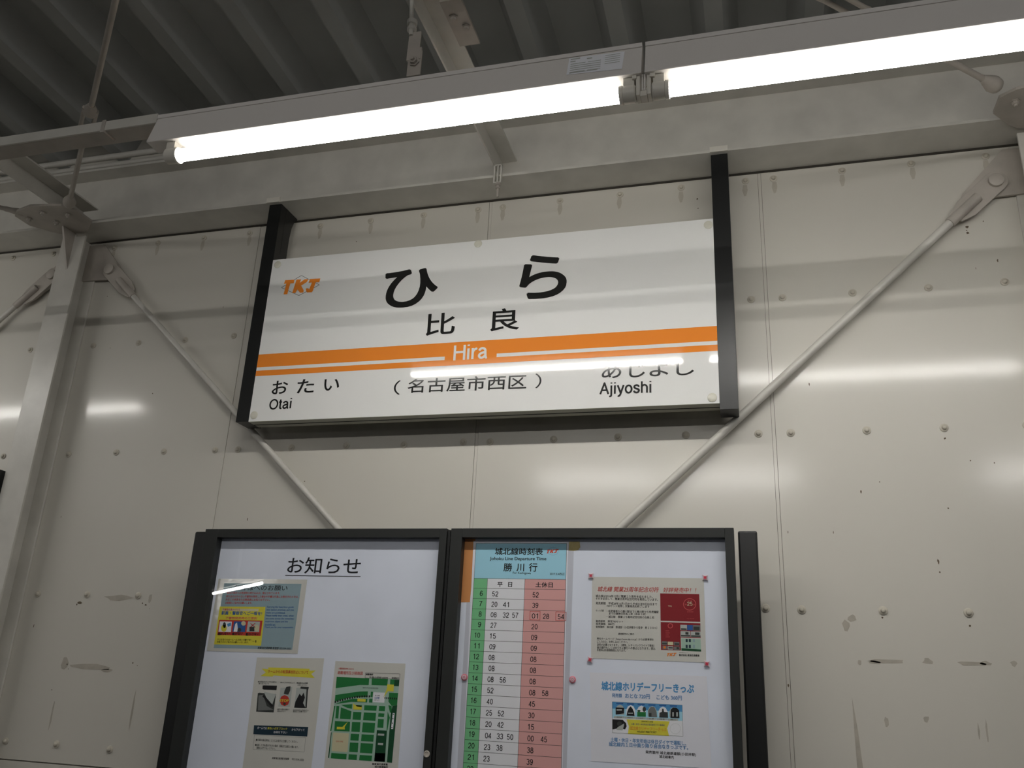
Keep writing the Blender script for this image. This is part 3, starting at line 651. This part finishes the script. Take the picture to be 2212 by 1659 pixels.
G(CREAM, (190, 1165), (410, 1180), (388, 1440), (168, 1425)); G(GREEN, (435, 1184), (552, 1190), (542, 1282), (428, 1276)); G(GREEN, (585, 1192), (755, 1200), (746, 1296), (576, 1288)); G(GREEN, (422, 1305), (540, 1312), (530, 1442), (412, 1435)); G(GREEN, (572, 1314), (744, 1322), (732, 1458), (560, 1448))
G(GREEN, (165, 1450), (378, 1465), (372, 1540), (158, 1525)); G(GREEN, (406, 1468), (522, 1475), (516, 1550), (400, 1542)); G(GREEN, (558, 1478), (730, 1488), (722, 1562), (550, 1552)); G(DGREEN, (795, 1135), (935, 1142), (905, 1575), (758, 1565)); G(GREEN, (770, 1450), (915, 1455), (905, 1575), (758, 1565))
G(GREEN, (945, 880), (975, 960), (940, 1140), (930, 1140)); G(DGREEN, (1010, 800), (1078, 790), (1005, 1588), (935, 1580), (985, 940)); G(GREEN, (955, 790), (1000, 800), (1005, 900), (975, 890))
G(GREEN, (205, 800), (222, 800), (165, 1150), (150, 1145)); G(DGREEN, (160, 1165), (170, 1165), (135, 1520), (120, 1518))
for i in range(15):
    u = i/14; x = 212+470*u; y = 745-75*math.sin(min(u*1.1, 1)*1.57); A.quad('railway', K, x, y-14, x+20, y+14, 3, -4)
for i in range(7): A.quad('railway', K, 900+26*i, 676+2*i, 915+26*i, 702+2*i, 3)
A.poly('station_box', WHITE, [(745, 610), (915, 618), (898, 756), (738, 748)], 3); A.text('比良駅', BLUE, 765, 686, 835, 690, 30, .01, layer=5); A.text('名古屋', K, 768, 655, 836, 658, 20, layer=5); A.text('出入口', K, 762, 716, 828, 720, 18, layer=5)
def callout(*pts): A.poly('callout', YEL, pts, 4)
callout((940, 500), (1032, 506), (1026, 600), (950, 595), (885, 690), (935, 560)); callout((528, 698), (642, 706), (638, 744), (525, 738)); callout((470, 760), (515, 812), (588, 818), (586, 852), (472, 850)); callout((242, 1088), (320, 1090), (395, 1018), (350, 1092), (352, 1126), (240, 1122))
A.text('比良小学校', RED, 230, 1288, 330, 1294, 24, layer=5); A.poly('station_box', WHITE, [(1015, 898), (1042, 900), (1020, 1120), (992, 1118)], 3)
for i in range(4): A.disc('station_box', K, 1025-7*i, 915+62*i, 8, 4, 8)
A.text('国道302号(名古屋環状2号線)', DGREY, 600, 550, 815, 556, 20, layer=4); A.poly('station_box', PGREY, [(810, 1182), (898, 1186), (895, 1214), (806, 1208)], 3); A.poly('station_box', PGREY, [(812, 1312), (884, 1316), (880, 1345), (808, 1340)], 3)
A.text('㈱東海交通事業', K, 730, 1602, 945, 1612, 30, .02); A.text('城北線運輸所', K, 765, 1640, 948, 1648, 28, .02)
A.done()

# --- timetable
c = (880, 1120, .18083)
A = paper('timetable', 'train timetable with blue header and green, white and pink columns', 'timetable', [(790, 270), (1922, 275), (1848, 3140), (655, 3060)], PAPERW, c)
pL = A.P(797, 715); pR = A.P(1893, 722); pA = A.P(958, 718); pB = A.P(1405, 722)
xl, xa, xb, xr = pL.x, pA.x, pB.x, pR.x
zt = A.P(818, 297).z; zh = pL.z; zr0 = A.P(787, 832).z
zr16 = S(1001.1, 1647.2, PY).z; dz = (zr0-zr16)/16
def cell(part, m, x0, x1, z0, z1, layer=1): A.mb(part, m).poly([(x0, PY-.00012*layer, z0), (x1, PY-.00012*layer, z0), (x1, PY-.00012*layer, z1), (x0, PY-.00012*layer, z1)])
zend = zr0-18*dz
cell('header', LBLUE, xl, xr, zh, zt); cell('hour_column', GRN2, xl, xa, zend, zh); cell('weekday_column', WHITE, xa, xb, zend, zh); cell('holiday_column', PINK, xb, xr, zend, zh)
lw = .0009
for zz in [zt, zh]+[zr0-k*dz for k in range(19)]: cell('grid_lines', DGREY, xl, xr, zz-lw/2, zz+lw/2, 2)
for xx in (xl, xr): cell('grid_lines', DGREY, xx-lw/2, xx+lw/2, zend, zt, 2)
for xx in (xa, xb): cell('grid_lines', DGREY, xx-lw/2, xx+lw/2, zend, zh, 2)
for s, a in (('城北線時刻表', (1048, 393, 1620, 397, 86, .020)), ('Johoku Line Departure Time', (985, 484, 1660, 487, 50, .018)), ('勝', (1150, 582, 1252, 584, 100, .016)), ('川', (1305, 585, 1395, 586, 92, .016)), ('行', (1452, 582, 1553, 584, 104, .016)),
             ('For Kachigawa', (1260, 652, 1475, 657, 34, .006)), ('2017.3.4改正', (1702, 660, 1880, 664, 32, .008)), ('平', (1075, 788, 1138, 789, 62, .020)), ('日', (1205, 788, 1252, 789, 60, .020)), ('土休日', (1530, 791, 1738, 795, 64, .020))):
    A.text(s, K, *a[:5], bold=a[5])
logo(A, LOGO, ROSE, 1668, 364, 1808, 418, 0, dia=False); A.ring('logo_diamond', SLATE, [(1740+62*math.cos(k*.3142), 392+46*math.sin(k*.3142)) for k in range(20)], 2.5, 2)
wk = {6: '52', 7: '20 41', 8: '08 32 57', 9: '27', 10: '15', 11: '09', 12: '08', 13: '08', 14: '08 56', 15: '52', 16: '40', 17: '25 52', 18: '20 42', 19: '04 33 50', 20: '23 38', 21: '23'}
hd = {6: '52', 7: '39', 8: '01 28 54', 9: '20', 10: '09', 11: '09', 12: '08', 13: '08', 14: '08', 15: '08 58', 16: '45', 17: '30', 18: '15', 19: '00 45', 20: '38', 21: '39'}
refx = lambda x: A.P(x, 895).x
def num(s, x, z, w, h):
    vs, fs = glyphs(s, .006)
    x0 = min(v[0] for v in vs); x1 = max(v[0] for v in vs); y0 = min(v[1] for v in vs); y1 = max(v[1] for v in vs)
    q = A.mb('lettering', K); b = len(q.v)
    for i, (u, v) in enumerate(vs): q.v.append((x+w*(u-x0)/(x1-x0), PY-.0004-2.5e-6*(i//4), z+h*((v-y0)/(y1-y0)-.5)))
    for f in fs: q.f.append(tuple(b+i for i in f)); q.m.append(0)
nw = refx(1083)-refx(1012); nh = dz*.50
for k, hr in enumerate(range(6, 22)):
    z = zr0-(k+.49)*dz
    w = nw*.52 if hr < 10 else nw
    hx = (xl+xa)/2 + (.004 if hr < 10 else 0); num(str(hr), hx-w/2, z, w if str(hr)[0] != '1' else w*.92, nh)
    for i, s in enumerate(wk[hr].split()):
        off = [0, nw*1.95, nw*3.5][i] + (random.uniform(-.001, .001)); num(s, refx(1012)+off, z-.001, nw, nh)
    hs = hd[hr].split(); offs = [0, nw*2.05] if len(hs) < 3 else [0, nw*1.8, nw*4.2]
    for i, s in enumerate(hs):
        xx = refx(1497)+offs[i]; num(s, xx, z-.0015, nw, nh)
        if hr == 8 and i != 1:
            x0, x1, z0, z1 = xx-nw*.36, xx+nw*1.36, z-dz*.44, z+dz*.40
            for a, b, d, e in ((x0, x1, z0, z0+.0012), (x0, x1, z1-.0012, z1), (x0, x0+.0012, z0, z1), (x1-.0012, x1, z0, z1)): cell('ringed_time', RED, a, b, d, e, 3)
num('22', (xl+xa)/2-nw/2, zr0-16.49*dz, nw, nh)
A.done()
# clear pocket strips either side of the timetable and the old papers behind it
sh = mat('clear_film', (204, 205, 216), .25)
tag(recentre(MB().prism([S(a, b, BY-.0002) for a, b in ((1227, 1171), (1240, 1171), (1224, 1660), (1214, 1720))], (0, .0001, 0)).build('clear_sleeve', sh)), 'clear plastic sleeve edge along the right side of the timetable', 'plastic sleeve', 'sleeve edges of the timetable')
tag(recentre(MB().prism([S(a, b, BY-.0002) for a, b in ((1008, 1300), (1016, 1300), (998, 1720), (984, 1720))], (0, .0001, 0)).build('clear_sleeve', sh)), 'clear plastic sleeve edge along the left side of the timetable', 'plastic sleeve', 'sleeve edges of the timetable')
tag(recentre(MB().prism([S(a, b, BY-.0004) for a, b in ((996, 1156), (1028, 1156), (1015, 1301), (988, 1301))], (0, .0002, 0)).build('coloured_paper', mat('orange_paper', (214, 144, 84), .6))), 'strip of orange paper left of the timetable, against the frame', 'paper')
tag(recentre(MB().prism([S(a, b, BY-.0010) for a, b in ((1229, 1170), (1252, 1170), (1253.5, 1182), (1249, 1188), (1240, 1189.5), (1228.5, 1189))], (0, .0004, 0)).build('masking_tape', mat('tape', (206, 186, 122), .5, noise=.2, nscale=60))), 'yellowed piece of tape at the top right corner of the timetable', 'tape')

# --- anniversary ticket poster
c = (1250, 1220, .13562)
A = paper('ticket_poster', 'grey sheet with red ticket folders and red headline, upper right board', 'poster', [(215, 190), (1992, 215), (2032, 1558), (198, 1490)], PAPER, c)
A.text('城北線 開業25周年記念切符', RED, 305, 385, 1275, 398, 84, .008, slant=.22); A.text('好評発売中！！', RED, 1350, 400, 1870, 406, 80, .008, slant=.22)
for s, x0, x1, y, h in (('城北線は2016年12月に開業２５周年を迎えました。', 272, 1180, 495, 42), ('それを記念して、開業25周年記念切符を発売しています。', 272, 1262, 538, 42), ('発売期間　平成28年12月1日から平成31年9月30日まで', 272, 1250, 612, 42), ('700セット発売し次第発売を終了します', 445, 1128, 655, 42),
                        ('セット内容', 272, 400, 728, 34), ('・枇杷島駅から勝川駅までと勝川駅から枇杷島駅', 450, 1275, 738, 42), ('までの硬券切符各１枚（合計２枚）', 482, 1072, 778, 38), ('・城北線　開業２５周年記念切符の台紙１枚', 450, 1205, 826, 42), ('発売部数　限定700セット', 272, 708, 898, 38), ('発売価格　880円', 272, 565, 940, 38), ('発売箇所　城北線　鉄道部（小田井駅から徒歩　約１００ｍ）', 272, 1250, 988, 42),
                        ('通信販売のご案内', 628, 880, 1098, 36), ('弊社ホームページ（https://www.tkj-i.co.jp）から必要事項を', 292, 1195, 1178, 42), ('ご入力の上、お申し込みください。', 292, 785, 1222, 40), ('送料が必要となります。（通常、レターパックライトで発送）', 292, 1205, 1272, 42), ('後日銀行もしくはゆうちょ銀行への振込となります。振込', 292, 1222, 1318, 42), ('手数料はお客様負担となります。', 292, 752, 1358, 40)):
    A.text(s, K, x0, y, x1, y+(x1-x0)*.018, h, .006)
A.poly('ticket_folder', MAROON, [(1298, 455), (1920, 468), (1938, 908), (1305, 892)], 1); A.poly('ticket_folder', MAROON, [(1306, 912), (1938, 932), (1945, 1168), (1625, 1160), (1630, 1365), (1312, 1355)], 1)
A.ring('ticket_print', ROSE, [(1768+98*math.cos(k*.2618), 630+92*math.sin(k*.2618)) for k in range(24)], 9, 2); A.text('25', CREAM, 1728, 620, 1812, 622, 62, .02); A.text('城北線', ROSE, 1735, 572, 1805, 574, 16); A.text('開業', ROSE, 1690, 632, 1722, 634, 22); A.text('周年', ROSE, 1820, 636, 1855, 638, 22); A.text('記念切符', ROSE, 1728, 748, 1828, 750, 20)
A.text('TKJ', CREAM, 1422, 660, 1480, 661, 24, .02); A.text('TKJ 城北線', ROSE, 1720, 858, 1840, 860, 14)
A.disc('ticket_print', ROSE, 1460, 972, 42, 2, 14); A.disc('ticket_print', MAROON, 1460, 972, 30, 3, 14)
for i in range(4): A.quad('ticket_print', ROSE, 1385, 1050+32*i, 1440+12*(i % 2), 1056+32*i, 2)
for x0, y0, x1, y1, m in ((1620, 955, 1725, 1042, PGREY), (1728, 958, 1818, 1045, BLUE), (1822, 960, 1938, 1048, GREY), (1622, 1055, 1778, 1148, PGREY), (1785, 1060, 1942, 1152, PGREY), (1325, 1218, 1412, 1275, GREY), (1420, 1225, 1505, 1280, CREAM), (1515, 1228, 1605, 1285, GREY), (1335, 1288, 1408, 1345, GREY), (1418, 1295, 1505, 1350, PGREY), (1515, 1300, 1608, 1355, GREY)):
    A.quad('photo', m, x0, y0, x1, y1, 2, 3)
for x0, y0, x1, y1 in ((1630, 1012, 1720, 1036), (1830, 985, 1925, 1040), (1700, 1072, 1750, 1110), (1855, 1076, 1925, 1115), (1630, 1118, 1775, 1140), (1790, 1124, 1940, 1146), (1330, 1245, 1408, 1262), (1530, 1250, 1600, 1275), (1430, 1312, 1500, 1332), (1560, 1312, 1598, 1345)):
    A.quad('photo', DGREY, x0, y0, x1, y1, 3, 3)
A.poly('photo', MINT, [(1632, 1172), (1942, 1182), (1950, 1355), (1636, 1345)], 2); A.poly('photo', DGREEN, [(1636, 1328), (1950, 1350), (1952, 1382), (1636, 1368)], 3)
for x in (1705, 1755, 1820): A.quad('photo', TEAL if x < 1800 else PALEP, x, 1182, x+32, 1230, 3, 2); A.quad('photo', TEAL if x < 1800 else PALEP, x, 1275, x+32, 1325, 3, 2)
A.disc('photo', ORI, 1370, 1316, 22, 3, 12)
logo(A, ORI, ORI, 1410, 1398, 1560, 1460, -2, dia=False); A.text('JR東海グループ', DGREY, 1598, 1398, 1740, 1402, 16); A.text('株式会社 東海交通事業', K, 1598, 1438, 1925, 1446, 36, .02)
A.done()
# --- holiday ticket poster
c = (1250, 1440, .13562)
A = paper('holiday_poster', 'white sheet with blue headline and ticket picture, bottom right of the right board', 'poster', [(178, 92), (2040, 152), (2115, 1622), (198, 1505)], PAPERW, c)
A.text('城北線ホリデーフリーきっぷ', SKY, 362, 305, 1838, 352, 150, .035); A.text('発売額', SLATE, 530, 455, 690, 462, 64, .03); A.text('おとな 720円', SLATE, 740, 466, 1135, 478, 76, .03); A.text('こども 360円', SLATE, 1240, 488, 1645, 500, 76, .03)
A.poly('ticket', WHITE, [(535, 560), (1650, 612), (1662, 1110), (538, 1052)], 1); A.poly('ticket', SKY, [(535, 560), (1650, 612), (1655, 720), (536, 668)], 2); A.poly('ticket', LBLUE, [(536, 668), (1655, 720), (1658, 865), (537, 815)], 2); A.ring('ticket', GREY, [(535, 560), (1650, 612), (1662, 1110), (538, 1052)], 4, 3)
for i in range(6):
    x = 658+171*i; y = 688+8*i
    A.poly('photo', WHITE if i in (1, 2, 4) else PGREY, [(x-68, y+75), (x-70, y-10), (x-45, y-62), (x, y-84), (x+45, y-62), (x+70, y-10), (x+68, y+78)], 3)
    A.quad('photo', PGREY, x-95, y+100, x+70, y+132, 3, 3); A.text(('枇杷島', '尾張星の宮', '小田井', '比良', '味美', '勝川')[i], DGREY, x-50, y+116, x+30, y+118, 20, layer=5)
    A.quad('photo', BLUE, x-60, y-112, x+52, y-92, 3, 3)
A.poly('photo', K, [(590, 650), (725, 655), (722, 745), (590, 765)], 4); A.quad('photo', PGREY, 605, 680, 690, 700, 5); A.poly('photo', K, [(765, 780), (775, 720), (800, 660), (828, 632), (855, 665), (885, 730), (890, 785)], 4); A.quad('photo', PGREY, 790, 735, 865, 748, 5)
A.quad('photo', GREEN, 933, 720, 1070, 795, 4, 4); A.disc('photo', DGREY, 1045, 680, 28, 4, 10, 42); A.disc('photo', DGREEN, 960, 705, 26, 4, 10, 16)
A.poly('photo', GREY, [(1112, 800), (1108, 700), (1150, 640), (1205, 645), (1240, 720), (1250, 805)], 4); A.quad('photo', DGREY, 1120, 740, 1160, 800, 5)
A.poly('photo', DGREY, [(1285, 810), (1288, 735), (1325, 720), (1330, 670), (1352, 672), (1360, 720), (1420, 725), (1424, 815)], 4); A.poly('photo', K, [(1462, 818), (1465, 690), (1500, 650), (1560, 655), (1602, 700), (1606, 822)], 4); A.quad('photo', PGREY, 1492, 725, 1515, 795, 5); A.quad('photo', PGREY, 1555, 725, 1580, 795, 5)
A.poly('photo', K, [(540, 838), (700, 845), (755, 900), (765, 950), (740, 1000), (660, 975), (540, 1000)], 3); A.poly('photo', PGREY, [(620, 965), (725, 905), (722, 940), (700, 1015), (600, 1010)], 4); A.disc('photo', DGREY, 650, 910, 40, 4, 12)
A.poly('ticket', YEL, [(762, 838), (1450, 872), (1410, 985), (1440, 1105), (785, 1072), (800, 950)], 3)
A.text('JOHOKU LINE', K, 1000, 874, 1185, 884, 26, .02, layer=5); A.text('土曜・休日・年末年始の城北線内フリー乗車券', GREY, 838, 912, 1370, 934, 34, .01, layer=5); A.text('城北線ホリデーフリーきっぷ', ORI, 820, 978, 1395, 1002, 66, -.002, layer=5); A.text('HOLIDAY FREE TICKET', K, 930, 1034, 1242, 1048, 28, .02, layer=5)
A.ring('ticket', PGREY, [(1540+82*math.cos(k*.2618), 988+82*math.sin(k*.2618)) for k in range(24)], 3, 3)
A.text('土曜・休日・年末年始は休日ダイヤで運転し、', SLATE, 508, 1160, 1712, 1222, 72, .03); A.text('城北線内１日中乗り降り自由なきっぷです。', SLATE, 480, 1232, 1745, 1292, 72, .03)
A.text('発売箇所 城北線鉄道部(小田井駅)', K, 1065, 1362, 1870, 1408, 58, .012); A.text('城北線車内', K, 1285, 1430, 1512, 1446, 52, .012)
A.done()

# ------------------------------------------------------------------ magnets
STAR = mat('magnet_white', (232, 216, 222), .3); STARR = mat('magnet_red', (214, 58, 84), .35)
def star(px, py, rot, label):
    p = S(px, py, PY); t = thing('star_magnet', label, 'magnet', (p.x, PY, p.z-.009), 'star magnets on the ticket poster')
    def pts(R, r, n=32):
        o = []
        for k in range(n):
            an = 2*math.pi*k/n + rot; q = abs(((an-rot) / (math.pi/2)) % 1 - .5)*2   # 1 on the points
            rad = r + (R-r)*q**2.2; o.append((p.x+rad*math.cos(an), rad*math.sin(an)+p.z))
        return o
    MB().prism([(a, PY-.0005, b) for a, b in pts(.0105, .0058)], (0, -.004, 0)).build('base', STAR, t, bevel=.001)
    q = MB()
    for k in range(8):
        an = rot+math.pi/4*k; L = .0075 if k % 2 == 0 else .0055
        d = Vector((math.cos(an), 0, math.sin(an))); n = Vector((-math.sin(an), 0, math.cos(an)))
        c0 = Vector((p.x, PY-.0049-.00004*k, p.z)); q.prism([c0+n*.0014, c0+d*L, c0-n*.0014], (0, -.0006, 0))
    q.build('red_rays', STARR, t)
star(1277, 1244, .8, 'red and white star magnet at the top left corner of the ticket poster')
star(1523.3, 1248, .75, 'red and white star magnet at the top right corner of the ticket poster')
star(1275, 1425, .6, 'red and white star magnet at the bottom left corner of the ticket poster')
star(1527, 1434, .7, 'red and white star magnet at the bottom right corner of the ticket poster')
def flower(px, py, label):
    p = S(px, py, PY); t = thing('flower_magnet', label, 'magnet', (p.x, PY, p.z-.009), 'round flower magnets beside the timetable')
    MB().lathe((p.x, PY, p.z), (0, -1, 0), [(0, .009), (.003, .0088), (.0042, .007), (.0045, .003)], 24).build('base', mat('magnet_pink', (226, 130, 146), .3), t, smooth=True)
    q = MB()
    for k in range(8):
        an = 2*math.pi*k/8; a = Vector((p.x+.0045*math.cos(an), PY-.0047, p.z+.0045*math.sin(an)))
        q.lathe(a, (0, -1, 0), [(0, .0017), (.0008, .0014)], 10)
    q.lathe((p.x, PY-.0045, p.z), (0, -1, 0), [(0, .0015), (.0014, .0012)], 10)
    q.build('petals', STAR, t)
flower(1003.5, 1463, 'pink flower magnet at the left edge of the timetable')
flower(1237, 1468, 'pink flower magnet at the right edge of the timetable')
